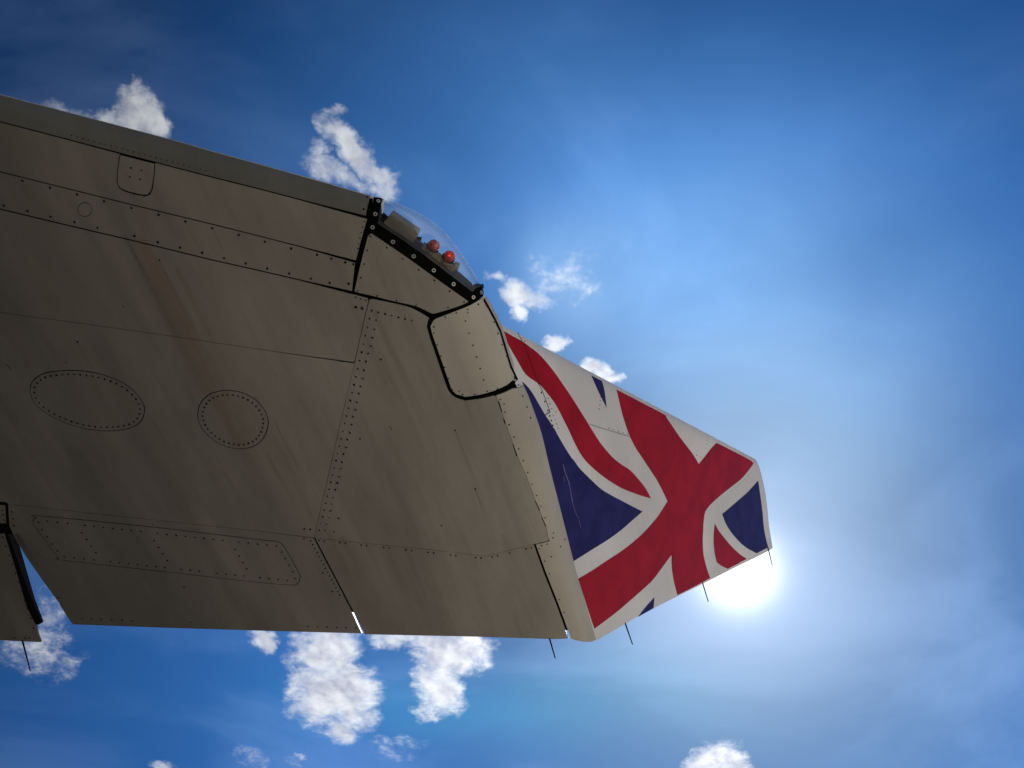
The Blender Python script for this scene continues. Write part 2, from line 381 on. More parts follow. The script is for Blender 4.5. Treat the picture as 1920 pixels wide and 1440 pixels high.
def wlift(u, v):
    d = dist_outline(u, v)
    if d >= EDGE_R: return 0.0
    t = 1-d/EDGE_R; t = min(t, .985)
    return EDGE_W*(1-math.sqrt(1-t*t))/(1-math.sqrt(1-.985**2))
WING = Surf((0, 0, H), (1, 0, 0), (0, 1, 0), (0, 0, 1), wlift)
te0 = WING.px(136, 1171); te1 = WING.px(1068, 1198)
def dist_te(u, v):
    d = (te1-te0).normalized(); return abs((u-te0.x)*d.y-(v-te0.y)*d.x)

# winglet surface: outer face, canted 57 degrees
A = xyof(950, 640, H+EDGE_W); B = xyof(1113, 1178, H+EDGE_W)
er = (B-A).normalized(); ou = Vector((er.y, -er.x)); CANT = math.radians(57)
WU = Vector((er.x, er.y, 0)); WV = Vector((ou.x*math.cos(CANT), ou.y*math.cos(CANT), math.sin(CANT)))
WN = Vector((-ou.x*math.sin(CANT), -ou.y*math.sin(CANT), math.cos(CANT)))     # away from the camera
flat = Surf((A.x, A.y, H+EDGE_W+.035), WU, WV, WN, lambda u, v: 0.0)
WL_PX = smooth([(936, 606.5), (1010, 645.7), (1081, 683.2), (1157, 723.5), (1246, 770.6), (1330, 815), (1416, 860.6), (1422, 871), (1431, 906), (1437, 943), (1441, 984), (1448, 1025)], False, 3, 30)
WLO = [flat.px(x, y, .040) for x, y in WL_PX]
def dist_poly(P, u, v):
    best = 9e9
    for i in range(len(P)-1):
        a = P[i]; c = P[i+1]; dx, dy = c.x-a.x, c.y-a.y
        t = ((u-a.x)*dx+(v-a.y)*dy)/(dx*dx+dy*dy+1e-12); t = 0 if t < 0 else 1 if t > 1 else t
        ex, ey = u-a.x-t*dx, v-a.y-t*dy; q = ex*ex+ey*ey
        if q < best: best = q
    return math.sqrt(best)
def wlw(u, v):
    d = dist_poly(WLO, u, v); R = .10; w = 0.0
    if d < R:
        t = min(1-d/R, .98); w = .03*(1-math.sqrt(1-t*t))
    R2 = .5
    if d < R2: w += .018*(1-d/R2)**2
    return w
WLET = Surf(flat.O, WU, WV, WN, wlw)

def sheet(name, S, poly, parent, m, holes=(), off=0.0, thick=.005, step=.05, back=None, ang=40, split=None):
    """polygon (in surface u,v) laid on surface S, subdivided to follow it, with real thickness.
       back(u,v) gives a variable thickness instead"""
    loops = [inset(poly, 0)]+[list(h) for h in holes]
    vecs = [[Vector((q[0], q[1], 0)) for q in lp] for lp in loops]
    tris = geometry.tessellate_polygon(vecs); flatv = [q for lp in vecs for q in lp]
    bm = bmesh.new(); vs = [bm.verts.new(q) for q in flatv]
    for t in tris:
        try: bm.faces.new([vs[k] for k in t])
        except ValueError: pass
    xs = [q.x for q in flatv]; ys = [q.y for q in flatv]
    def cuts(lo, hi):
        out = []; k = math.ceil(lo/step)
        while k*step < hi:
            out.append(k*step); k += 1
        return out
    for ax, lo, hi in ((0, max(min(xs), -3.2), max(xs)), (1, min(ys), max(ys))):
        for cpos in cuts(lo+1e-4, hi-1e-4):
            co = [0, 0, 0]; no = [0, 0, 0]; co[ax] = cpos+.00137; no[ax] = 1
            bmesh.ops.bisect_plane(bm, geom=bm.verts[:]+bm.edges[:]+bm.faces[:], plane_co=co, plane_no=no)
    if min(xs) < -3.3 and S is WING:
        k = -3.6
        while k > min(xs):
            bmesh.ops.bisect_plane(bm, geom=bm.verts[:]+bm.edges[:]+bm.faces[:], plane_co=(k, 0, 0), plane_no=(1, 0, 0)); k -= .7
    bmesh.ops.remove_doubles(bm, verts=bm.verts[:], dist=1e-5)
    bmesh.ops.recalc_face_normals(bm, faces=bm.faces[:])
    for f in bm.faces:
        if f.normal.z > 0: f.normal_flip()
    front = bm.verts[:]; ffaces = bm.faces[:]
    ext = bmesh.ops.extrude_face_region(bm, geom=ffaces, use_keep_orig=True)
    newv = [g for g in ext['geom'] if isinstance(g, bmesh.types.BMVert)]
    newf = [g for g in ext['geom'] if isinstance(g, bmesh.types.BMFace)]
    ns = set(newv)
    for q in bm.verts:
        u, v = q.co.x, q.co.y
        o = off
        if q in ns: o = (back(u, v) if back else off+thick)
        if back and q in ns: q.co = S.O+S.U*u+S.V*v+S.N*o+WORLD_SHIFT
        else: q.co = S.at(u, v, o)+WORLD_SHIFT
    for f in newf: f.material_index = 0
    bmesh.ops.recalc_face_normals(bm, faces=bm.faces[:])
    if isinstance(m, (list, tuple)) and len(m) > 1:
        ff = set(ffaces)
        for f in bm.faces: f.material_index = 0 if f in ff else 1
    for f in bm.faces: f.smooth = True
    me = bpy.data.meshes.new(name); bm.to_mesh(me); bm.free()
    o = link(name, me, parent, m)
    me.set_sharp_from_angle(angle=math.radians(ang))
    return o

def W(pts): return [WING.px(*q) if not isinstance(q, Vector) else q for q in pts]
def ext_left(p0, p1, X=-13.0):
    """continue a line through two photo points inboard along the wing"""
    a = WING.px(*p0); c = WING.px(*p1); t = (X-a.x)/(c.x-a.x); return a+(c-a)*t

# ------------------------------------------------------------------ ground
me = bpy.data.meshes.new('unseen_ground'); g = 4000
me.from_pydata([(-g, -g, 0), (g, -g, 0), (g, g, 0), (-g, g, 0)], [], [(0, 1, 2, 3)]); me.materials.append(unseen_ground(True))  # unseen ground, toned dark so little light bounces up inboard
gr = bpy.data.objects.new('ground', me); C.objects.link(gr); gr['kind'] = 'structure'; gr['label'] = 'unseen asphalt ground, kept dark to limit light bounced onto the wing'

me = bpy.data.meshes.new('bounce_slabs')  # unseen pale sheet, added to bounce light onto the tip and winglet
me.from_pydata([(1.5, -900, .004), (900, -900, .004), (900, 900, .004), (1.5, 900, .004)], [], [(0, 1, 2, 3)]); me.materials.append(unseen_ground())
gr = bpy.data.objects.new('bounce_ground', me); C.objects.link(gr); gr['kind'] = 'structure'; gr['label'] = 'unseen pale concrete added to bounce light onto the wing tip and winglet'

# ------------------------------------------------------------------ wing
wing = bpy.data.objects.new('airliner_wing', None); C.objects.link(wing); wing.location = BASE
wing['label'] = 'shaded underside of an airliner wing ending in a red, white and blue flag winglet'
wing['category'] = 'aircraft wing'

lA = [(0, 228.5), (120, 260), (240, 291.5), (400, 333), (480, 353), (560, 374), (687, 407)]
lB = [(0, 322), (120, 352), (240, 382), (400, 421), (480, 441), (560, 461.5), (668, 491)]
lC = [(0, 392), (120, 421), (240, 449), (400, 488), (480, 506), (560, 524.5), (661, 549)]
lE = [(0, 586), (150, 606), (300, 627), (480, 654), (665, 681)]
lD = [(15, 945), (150, 960), (300, 976), (480, 995), (589, 1008.5)]
L2 = [(692, 562), (678, 620), (665, 680), (640, 785), (610, 916), (589, 1008.5)]
XL = -13.0
def up(ln, d): return [(x, y+d) for x, y in ln]
def band(name, top, bot, right, m, dt, db, holes=(), ins=.0008, **kw):
    """panel between two photo lines running inboard; dt/db shift the lines in px for the gap"""
    t = up(top, dt); bo = up(bot, db)
    poly = [ext_left(t[0], t[3])]+W(t[:-1])+W(right)+W(list(reversed(bo[:-1])))+[ext_left(bo[0], bo[3])]
    return sheet(name, WING, inset(poly, ins), wing, m, holes=holes, **kw)

# slat
poly = [lext]+e0[:-1]+[xyof(694.5, 368, H+EDGE_W)]+W([(686, 405)])+W(list(reversed(up(lA, -1.1)[:-1])))+[ext_left(up(lA, -1.1)[0], up(lA, -1.1)[3])]
slat = sheet('slat', WING, inset(poly, .001), wing, M['slat'], step=.04)
# fixed leading edge panel with a notch for the track cover
t = up(lA, 1.1); bo = up(lB, -1.0)
hatch = [(226, 291), (289, 307), (288, 325), (284, 352), (280, 361), (272, 365), (250, 361), (232, 355), (224, 349), (221, 341), (222, 315)]
hp = [(224, 289.0)]+[(220, 312), (218.5, 342), (222, 352), (231, 358.5), (250, 364.5), (272, 368.5), (282, 364.5), (286.5, 354), (290, 327), (291.5, 306)]
poly = [ext_left(t[0], t[3])]+W(t[:2])+W(hp)+W(t[3:-1])+W([(688, 411), (667, 488)])+W(list(reversed(bo[:-1])))+[ext_left(bo[0], bo[3])]
le_panel = sheet('leading_edge_panel', WING, poly, wing, M['under'], step=.05)
track = sheet('slat_track_cover', WING, W(smooth(hatch, True, 3, 50)), wing, M['under'], off=-.002)
cap = [(159+12.3*math.cos(a*math.pi/12), 393+12.3*math.sin(a*math.pi/12)) for a in range(24)]
capo = [(159+13.6*math.cos(a*math.pi/12), 393+13.6*math.sin(a*math.pi/12)) for a in range(24)]
strip = band('spar_strip_panel', lB, lC, [(665.5, 493), (660, 546)], M['under'], .9, -1.0, holes=[W(capo)])
capob = sheet('inspection_cap', WING, W(cap), wing, M['under'], off=-.001)
# upper main skin and lower main skin
poly = [ext_left(up(lC, .9)[0], up(lC, .9)[3])]+W(up(lC, .9)[:-1])+W([(658, 551), (664, 552), (690, 559)])+W([(690.5, 566), (678, 619), (664.5, 680)])+W(list(reversed(lE[:-1])))+[ext_left(lE[0], lE[3])]
skin_a = sheet('lower_skin_panel', WING, inset(poly, .0011), wing, M['under'])
oval = [(57, 735), (60, 718), (72, 706), (90, 698.5), (130, 695), (170, 698), (200, 705.5), (230, 718), (255, 738), (268, 757), (270, 772), (264, 789), (247, 801), (220, 806.5), (185, 807), (150, 801), (115, 789), (85, 773), (65, 755)]
circ = [(371, 779), (376, 757), (391, 741), (409, 734.5), (428, 732.3), (455, 737), (479, 750), (496, 770), (502.5, 792), (497, 815), (483, 832), (463, 840), (446, 841), (420, 835.5), (396, 821), (378, 801)]
ov = inset(W(smooth(oval, True, 3, 90)), 0); ci = inset(W(smooth(circ, True, 3, 90)), 0)
poly = [ext_left(lE[0], lE[3])]+W(lE)+W(L2[2:])+W(list(reversed(lD[:-1])))+W([(12, 942), (-2, 941)])+[ext_left((-2, 941), (300, 974))]
skin_b = sheet('lower_skin_panel', WING, inset(poly, .0011), wing, M['under'], holes=[inset(ov, -.0038), inset(ci, -.0038)])
oval_p = sheet('oval_access_panel', WING, inset(ov, .001), wing, M['under'], off=-.0012)
circ_p = sheet('round_access_panel', WING, inset(ci, .001), wing, M['under'], off=-.0012)
# small riveted plate at the frame edge inboard of the aileron
small = [ext_left((-2, 947), (-300, 915)), *W([(-2, 947), (9, 948), (10.5, 981), (-2, 981)]), ext_left((-2, 981), (-300, 949))]
small_p = sheet('hinge_plate', WING, small, wing, M['under'])
# tip skin
seal_px = smooth([(664, 551), (700, 560.5), (735, 567.5), (772, 577.5), (805, 596)], False, 3)
L1 = [(931, 746), (941.7, 775), (952, 805), (964.6, 840), (972, 860), (986.4, 891.7), (1003.6, 939), (1023.4, 986.7), (1029, 1012)]
p2l = [(805, 598), (800.5, 612), (806, 632), (835, 716), (840, 730), (849, 741.5), (872, 751), (900, 747.5), (926, 741.5)]
lF = [(589, 1008.5), (655, 1015.5), (730, 1023), (805, 1030.5), (860, 1037), (910, 1043), (935, 1037), (960, 1030.5), (1001, 1020.5)]
poly = W([(692.5, 561)])+W(seal_px[3:])+W(p2l)+W([(929, 742)])+W(L1)+W([(1029, 1013.5)])+W(list(reversed(lF)))+W(list(reversed(L2))[1:-1])
tip_skin = sheet('tip_skin_panel', WING, inset(poly, .0011), wing, M['under'])
# trailing edge panels (thick wedges: the slots between them open to the sky)
def teback(u, v): return .010+.085*dist_te(u, v)
long_px = [(62, 977), (69, 970), (78, 967.8), (300, 990), (480, 1011.5), (517.5, 1015.5), (527, 1019.5), (534.5, 1029), (548, 1052), (560.5, 1076), (561.5, 1086), (557, 1094.5), (547, 1096.5), (480, 1091), (300, 1070.5), (122, 1050.5), (110, 1046), (90, 1020), (65, 985)]
lg = inset(W(smooth(long_px, True, 3, 95)), 0)
poly = W([(15, 945)])+W(lD[1:-1])+W([(587.5, 1009)])+W([(661, 1150), (679, 1188)])+W([(480, 1182.5), (300, 1177), (136, 1171), (125, 1155), (114, 1138), (110, 1130), (80, 1089), (50, 1046), (27, 1008), (17, 985)])
aft_panel = sheet('trailing_edge_panel', WING, inset(poly, .0011), wing, M['under'], holes=[inset(lg, -.0036)], back=teback, ang=30)
long_p = sheet('long_access_panel', WING, inset(lg, .0012), wing, M['under'], off=-.001)
poly = W([(591, 1009)])+W(lF[1:])+W([(1001.5, 1023), (1020, 1075), (1043, 1133), (1066, 1197)])+W([(900, 1194.2), (683.5, 1189.5), (664.5, 1150)])
out_panel = sheet('outboard_trailing_panel', WING, inset(poly, .0011), wing, M['under'], back=teback, ang=30)
# tip fairing strip
tipu = [q for q in OUT[len(e0)+len(ARC_PX):]]
tp = [q for q in OUT if q.y > xyof(974, 716, H+EDGE_W).y and q.x > xyof(974, 716, H+EDGE_W).x-.01]
poly = W([(930, 741.5), (945, 736.5), (960, 729)])+tp+W([(1071, 1198.5), (1047, 1133), (1024, 1075), (1004.5, 1021)])+W([(1030.5, 1014.5)])+W(list(reversed(L1)))
fair = sheet('tip_fairing', WING, inset(poly, .0009), wing, M['fair'], step=.035, back=lambda u, v: wlift(u, v)+min(.02, .006+.03*dist_te(u, v)), ang=30)
# light access panel and curved leading edge tip panel
lap = sheet('light_access_panel', WING, W(smooth([(696, 437), (700, 437.5), (760, 480), (820, 524), (870, 559.5), (878, 566), (860, 574), (825, 585), (811, 588.5), (790, 578), (773, 572), (740, 565), (700, 555), (668, 547.5), (665, 545), (675, 500), (690, 443)], True, 3, 30)), wing, M['under'], off=-.001, step=.035)
arc_end = xyof(905, 541, H+EDGE_W)
edge_pts = [q for q in OUT if arc_end.y+.02 < q.y < xyof(971, 703, H+EDGE_W).y]
p2 = W([(812, 600), (818, 596), (850, 584), (882, 571), (903, 558)])+[q*1.0 for q in edge_pts]+W([(964, 711), (952, 722), (925, 734), (900, 741), (873, 745), (855, 740), (846, 731), (841, 717), (825, 671), (809, 625), (806, 612)])
tle = sheet('tip_leading_panel', WING, inset(p2, .003), wing, M['fair'], off=-.001, step=.03)

# dark structure behind the joints
core = [lext+Vector((0, .03))]+[q+Vector((.004, .022)) for q in e0[:-1]]+[xyof(699, 372, H+EDGE_W)]+W([(697, 400), (697, 425), (712, 436), (800, 497), (880, 552), (898, 556)])
core += [q+Vector((-.028, .006)) for q in OUT if q.y > arc_end.y+.04 and q.y < xyof(1108, 1172, H+EDGE_W).y]
core += W([(1078, 1182), (1050, 1184), (1030, 1160), (668, 1150), (300, 1140), (118, 1126), (88, 1090), (52, 1045), (22, 1004)])+[ext_left((22, 1004), (-300, 969))]
box = sheet('wing_box', WING, core, wing, [M['seal'], M['white']], off=.009, back=lambda u, v: .14+.0*u, step=.08)
# upper skin
def upz(u, v):
    d = min(dist_outline(u, v)/.8, 1.0); te = dist_te(u, v)
    return min(EDGE_W+.012+.13*math.sqrt(max(0, 1-(1-d)**2)), wlift(u, v)+.012+.13*te)
up_o = [lext]+e0[:-1]+[xyof(700, 370.5, H+EDGE_W)]+W([(701, 400), (700, 425), (712, 436), (800, 497), (880, 552), (898, 556)])
up_o += [q+Vector((-.014, .003)) for q in OUT if q.y > arc_end.y+.04 and q.y < xyof(1108, 1170, H+EDGE_W).y]
up_o += W([(1076, 1178), (1048, 1180), (1028, 1156), (668, 1145), (300, 1137), (118, 1123), (88, 1087), (52, 1042), (22, 1001)])+[ext_left((22, 1001), (-300, 966))]
ups = sheet('upper_skin', WING, up_o, wing, M['white'], off=.012, back=upz, step=.08)

# aileron inboard, drooped a little: a slab of its own
hl0 = WING.px(0, 1003); hl1 = WING.px(9, 1000); hd = Vector((-.95, .31*0-.0, 0))
droop = .115
hdir = (te1-te0).normalized(); HU = Vector((hdir.x, hdir.y, 0)); per = Vector((-hdir.y, hdir.x, 0)); slope = droop/.62
HV = (per-Vector((0, 0, slope))).normalized(); HN = HU.cross(HV); HN = HN if HN.z > 0 else -HN
hinge = Surf(Vector((hl1.x, hl1.y, H+.004)), HU, HV, HN, lambda u, v: 0.0)
def HP(pts): return [hinge.px(x, y, 0) for x, y in pts]
al = HP([(0, 1002.5), (8.5, 1000), (30, 1070), (50, 1137.5), (67, 1172), (71, 1189), (76.5, 1204), (0, 1200.5)])
al = [al[7]+(al[7]-al[6])*90]+[*al[:0]]+[]+[(al[0]+(al[0]-al[1])*400)]+al[1:7]
ail = sheet('aileron', hinge, al, wing, [M['under'], M['seal']], back=lambda u, v: .012+.10*max(0, .62-v), step=.2)
# end rib of the aileron: dark closing plate beside it, aft edge cut short
rib = HP([(8.5, 1000), (14, 1003), (38, 1070), (60, 1130), (78, 1169), (70, 1173), (66, 1172), (49.5, 1137.5), (29.5, 1070)])
sheet('end_rib', hinge, rib, ail, M['dark'], off=.008, back=lambda u, v: .016+.09*max(0, .62-v), step=.3)
sh = HP([(8, 996), (17, 1000), (30, 1010), (52, 1050), (76, 1166), (60, 1140), (30, 1070)])

# ------------------------------------------------------------------ seams of raised sealant along the thick joints
def ribbon(name, S, pts, width, parent, m, off=-.0008, thick=.004, widths=None, close=False):
    P = [S.px(*q) if not isinstance(q, Vector) else q for q in pts]
    Lp, Rp = [], []
    for i, p in enumerate(P):
        a = P[max(0, i-1)]; c = P[min(len(P)-1, i+1)]; d = (c-a).normalized(); n = Vector((-d.y, d.x))
        w = (widths[i] if widths else width)/2; Lp.append(p+n*w); Rp.append(p-n*w)
    return sheet(name, S, Lp+Rp[::-1], parent, m, off=off, thick=thick, step=.04)
seal = bpy.data.objects.new  # noqa
ribbon('sealant_bead', WING, smooth([(690, 436), (676, 495), (663, 549)], False, 4), .010, wing, M['seal'])
ribbon('sealant_bead', WING, smooth([(663, 549), (700, 558.5), (740, 567), (773, 574.5), (790, 582), (808, 593)], False, 4), .008, wing, M['seal'])
ribbon('sealant_bead', WING, smooth([(808, 593), (830, 588), (862, 576), (885, 566)], False, 4), .010, wing, M['seal'])
ribbon('sealant_bead', WING, smooth([(808, 594), (803, 608), (806, 625), (820, 668), (838, 720), (845, 735), (856, 744), (874, 748.5), (900, 744.5), (927, 738), (950, 727), (966, 716)], False, 4, 60), .010, wing, M['seal'])
eu = [q+Vector((-.016, .004)) for q in OUT if arc_end.y+.03 < q.y < xyof(973, 700, H+EDGE_W).y]
ribbon('sealant_bead', WING, eu+W([(970, 712), (962, 718)]), .0075, wing, M['seal'], off=-.0025)
# thin marks on the tip skin edge where old sealant is missing
for a, c in (((935, 752), (941, 772)), ((944, 785), (947, 794)), ((962, 833), (969, 855)), ((1003.5, 939), (1012, 957)), ((1016, 970), (1024, 988))):
    ribbon('sealant_bead', WING, [a, c], .0045, wing, M['seal'])

# ------------------------------------------------------------------ rivets
def disc_mesh(bm, S, uv, r, off=-.0012, n=8, h=.0012):
    u, v = uv; p = S.at(u, v); nn = S.normal(u, v); a = nn.orthogonal().normalized(); c = nn.cross(a)
    b0 = [bm.verts.new(p+nn*.0005+(a*math.cos(k*math.tau/n)+c*math.sin(k*math.tau/n))*r+nn*off*.2+WORLD_SHIFT) for k in range(n)]
    b1 = [bm.verts.new(p+nn*(off-h)+(a*math.cos(k*math.tau/n)+c*math.sin(k*math.tau/n))*r*.72+WORLD_SHIFT) for k in range(n)]
    for k in range(n): bm.faces.new((b0[k], b0[(k+1) % n], b1[(k+1) % n], b1[k]))
    bm.faces.new(b1)
def rivets(parent, pts, r=.0042, S=None, m=None, jit=.12, name='rivets', off=-.0012):
    S = S or WING; bm = bmesh.new(); r *= 1.0 if r > .005 else 1.28
    for q in pts:
        uv = S.px(*q) if not isinstance(q, Vector) else q
        disc_mesh(bm, S, uv, r*random.uniform(1-jit, 1+jit), off=off)
    bmesh.ops.recalc_face_normals(bm, faces=bm.faces[:])
    me = bpy.data.meshes.new(name); bm.to_mesh(me); bm.free()
    o = link(name, me, parent, m or M['rivet']); o['kind'] = 'stuff'; return o
def row(a, c, n, S=None):
    S = S or WING; p = S.px(*a); q = S.px(*c); return [p+(q-p)*(k/(n-1)) for k in range(n)]
R1 = .0046
# slat
rivets(slat, [(688, 369.5), (682, 392)], R1)
rivets(slat, row((134, 254), (386, 320), 25), .0022)
rivets(track, cr([(983, 620), (1061, 637), (975, 687), (1051, 704)], 0, 160, 4), .0045)
rivets(le_panel, cr([(260, 455), (238, 516), (222, 577), (207, 642), (196, 703), (185, 755)], 640, 340, 6), .0028)
br = cr([(168, 716), (375, 768), (578, 819), (780, 870), (986, 920), (1189, 971), (1391, 1021), (1592, 1072), (1791, 1122)], 0, 160, 4)+cr([(580, 1160), (876, 1235), (1166, 1307), (1327, 1350), (1485, 1392), (1573, 1413)], 400, 260, 6)
crr = cr([(29, 903), (205, 943), (380, 986), (558, 1026), (730, 1069), (1008, 1130), (1183, 1177), (1350, 1217), (1516, 1256), (1680, 1296), (1843, 1336)], 0, 160, 4)+[(501, 503.5), (542, 513), (583, 522.5), (618, 530.5), (653.7, 532)]
rivets(strip, br+crr, .0062)
# light panel
rivets(lap, cr([(330, 620), (512, 747), (690, 872), (870, 995), (1047, 1115), (1219, 1236), (1380, 1357), (292, 776), (257, 931), (221, 1083), (185, 1232), (403, 1288), (622, 1341), (839, 1393), (1200, 1420)], 640, 340, 6), .0040)
rivets(tle, cr([(545, 350), (544, 405), (575, 510), (609, 612), (642, 713), (677, 814), (712, 912), (770, 928), (803, 960), (913, 957), (1025, 930), (1118, 907), (1215, 868), (1270, 812), (1236, 711), (1200, 611), (1160, 510), (1122, 409), (1086, 307), (1046, 204), (1004, 110), (945, 147), (850, 192), (850, 222), (829, 297), (862, 407), (896, 516), (930, 620), (962, 725), (993, 828), (747, 225), (647, 262)], 700, 540, 4.8), .0038)
# double row of the rib joint
top_l, bot_l = (694, 598), (600, 994.5); top_r, bot_r = (706, 600.5), (610.5, 995.5)
dbl = row(top_l, bot_l, 29); dbr = row(top_r, bot_r, 29)
rivets(tip_skin, dbl+dbr+row((697.5, 582.5), (772.5, 601), 7)+[(709, 585)], .0078, m=M['ring'], jit=.05, name='fastener_washers', off=-.0006)
rivets(tip_skin, [q+Vector((-.0012, -.0012)) for q in dbl]+[q+Vector((random.uniform(-.003, .003), random.uniform(-.003, .003))) for q in dbr]+row((697.5, 582.5), (772.5, 601), 7), .0056, jit=.28, off=-.0024)
rivets(tip_skin, [(599, 994), (610, 995), (626, 997), (714, 674), (675, 823), (853, 807), (635, 972), (891, 917), (828, 985.5)], .0040)
rivets(skin_a, [(667, 576), (679, 578)], .0078, off=-.002); rivets(skin_a, [(667, 557.5), (676, 560.5), (686, 563), (299, 488)], .0036)
rivets(skin_b, [(145, 641), ], .0065); rivets(skin_b, cr([(362, 368), (407, 371)], 480, 900, 4), .0065)
rivets(skin_b, [(286, 983)], .003)
def along(loop, g, n):
    p = inset(loop, g); L = [0]
    for i in range(len(p)): L.append(L[-1]+(p[(i+1) % len(p)]-p[i]).length)
    out = []
    for k in range(n):
        s = L[-1]*k/n
        for i in range(len(p)):
            if L[i+1] >= s:
                a, c = p[i], p[(i+1) % len(p)]; f = (s-L[i])/max(1e-9, L[i+1]-L[i]); out.append(a+(c-a)*f); break
    return out
rivets(oval_p, along(ov, .020, 44), .0068); rivets(circ_p, along(ci, .024, 36), .0068)
lr = cr([(290, 318), (355, 308), (432, 317), (508, 325), (636, 340), (706, 348), (776, 356), (846, 363), (915, 371), (986, 378), (1056, 386), (1182, 400), (1252, 408), (1322, 415), (1392, 423), (1461, 430), (1531, 437), (1600, 445), (1670, 452), (1792, 465), (1862, 472), (316, 372), (355, 426), (393, 479), (432, 531), (483, 575), (556, 583), (630, 591), (705, 598), (829, 611), (897, 620), (966, 627), (1033, 634), (1101, 642), (1169, 649), (1237, 656), (1359, 670), (1427, 677), (1494, 684), (1629, 699), (1697, 706), (1764, 712), (1831, 719), (613, 395), (650, 445), (685, 495), (720, 545), (1155, 455), (1189, 504), (1221, 553), (1255, 603), (1764, 519), (1794, 569), (1823, 618), (1852, 666)], 0, 900, 4)
lr += cr([(13, 480), (83, 487), (153, 495), (30, 732), (98, 739), (167, 746), (235, 753), (293, 739), (191, 540), (220, 589), (248, 638), (277, 688)], 480, 900, 4)
rivets(long_p, lr, .0049)
rv = cr([(360, 441), (410, 455), (500, 698), (573, 837), (388, 1100), (461, 1101), (533, 1102), (606, 1105), (676, 1107), (750, 1109)], 480, 900, 4)
rivets(aft_panel, rv+row((586.7, 1021), (637.5, 1116), 14)+cr([(90, 240), (98, 292), (104, 341), (615, 1040), (686, 1042), (915, 1050), (990, 1055), (1380, 802), (440, 883), (1429, 1068)], 0, 900, 4), .0042)
rivets(aft_panel, cr([(759, 1046), (838, 1048)], 0, 900, 4), .0062)
rivets(out_panel, cr([(473, 454), (513, 459), (628, 470), (671, 474), (788, 488), (830, 492), (957, 506), (1000, 511), (1124, 525), (1167, 529), (1291, 543), (1333, 548), (1457, 562), (1498, 567), (1648, 582), (1689, 586), (1772, 577), (1812, 569), (1902, 548)], 480, 900, 4)+cr([(100, 641), (138, 633)], 960, 860, 3.788), .0043)
fr = cr([(1140, 1003), (1177, 1044), (1183, 1118), (1223, 1232), (1268, 1342), (1307, 873), (1346, 972), (1383, 1072), (1415, 1168)], 700, 540, 4.8)+cr([(260, 1040), (308, 1150), (349, 1256), (390, 1363)], 900, 580, 4.8)
fr += cr([(80, 15), (112, 98), (144, 181), (175, 262), (206, 341), (236, 420), (295, 528), (292, 562), (376, 574), (250, 607), (209, 617), (192, 640), (280, 697), (232, 728), (265, 818), (335, 1001), (370, 1092), (345, 625)], 960, 860, 3.788)
rivets(fair, fr, .0034)
rivets(ail, [q for q in HP(cr([(22, 350), (45, 418), (70, 486), (93, 552), (117, 620), (140, 688), (164, 754), (186, 822), (209, 889), (232, 956), (250, 1030)], 0, 920, 4))]+HP(cr([(110, 1105), (190, 1105), (220, 1105)], 0, 920, 4)), .0040, S=hinge)
rivets(small_p, cr([(20, 150), (26, 182), (32, 220)], 0, 920, 4), .0040)
# small scratches
for (x, y, x2, y2) in ((229, 572, 233, 577), (12, 682, 21, 695), (122, 677, 126, 682), (131, 742, 137, 750), (730, 800, 735, 806), (250, 748, 236, 742)):
    ribbon('scratch', WING, [(x, y), (x2, y2)], .0028, wing, M['rivet'], off=-.0003)

# ------------------------------------------------------------------ wingtip lights under the clear cover
lamp_unit = bpy.data.objects.new('lens_frame', None)
fr_in = smooth([(716.5, 374), (712, 398), (708.5, 420), (760, 454), (820, 497), (886, 548), (893, 540), (901, 537.5)], False, 3, 20)
fr_out = smooth([(700.5, 372), (696, 400), (692, 428), (693, 434.5), (760, 480), (820, 522), (868, 556), (883, 567), (895, 562.5), (906, 555)], False, 3, 20)
aend = [xyof(907, 547, H+EDGE_W), xyof(904, 540, H+EDGE_W)]
frame = sheet('lens_frame', WING, W(fr_out)+aend+W(list(reversed(fr_in)))+[xyof(716, 372, H+EDGE_W), xyof(701, 369.3, H+EDGE_W)], wing, M['seal'], off=-.003, thick=.008, step=.03)
def ring_at(uv, S, r, name, parent):
    u, v = uv; p = S.at(u, v, -.0035); nn = S.normal(u, v); a = nn.orthogonal().normalized(); c = nn.cross(a)
    bm = bmesh.new(); n = 14; loops = []
    for rr, h in ((r, 0), (r*.92, -.0022), (r*.62, -.0022), (r*.50, 0.0006)):
        loops.append([bm.verts.new((a*math.cos(k*math.tau/n)+c*math.sin(k*math.tau/n))*rr+nn*h) for k in range(n)])
    for i in range(3):
        for k in range(n): bm.faces.new((loops[i][k], loops[i][(k+1) % n], loops[i+1][(k+1) % n], loops[i+1][k]))
    f = bm.faces.new(loops[3]); f.material_index = 1
    bmesh.ops.recalc_face_normals(bm, faces=bm.faces[:])
    me = bpy.data.meshes.new(name); bm.to_mesh(me); bm.free()
    o = link(name, me, parent, [M['steel'], M['seal']]); o.location = p+WORLD_SHIFT; return o
for q in ((709.5, 376.5), (704, 401), (698.7, 426), (737, 453), (776, 480), (813.5, 506.5), (850.7, 532.3), (887.8, 557)):
    ring_at(WING.px(*q), WING, .0098, 'screw', frame)
ring_at(xyof(902.5, 547.5, H+.095), WING, .0098, 'screw', frame)

# clear cover: lower half follows the wing underside, upper half mirrors it
arcs = [q for q in OUT[len(e0)-1:len(e0)+len(ARC_PX)-1]]
arcs = [xyof(*q, H+EDGE_W) for q in ARC_PX if 706 < q[0] < 907]
cover_poly = arcs+W(list(reversed(fr_in)))
cover = sheet('clear_light_cover', WING, cover_poly, wing, M['glass'], off=.0, step=.010, back=lambda u, v: 2*EDGE_W-wlift(u, v)-.004, ang=180)
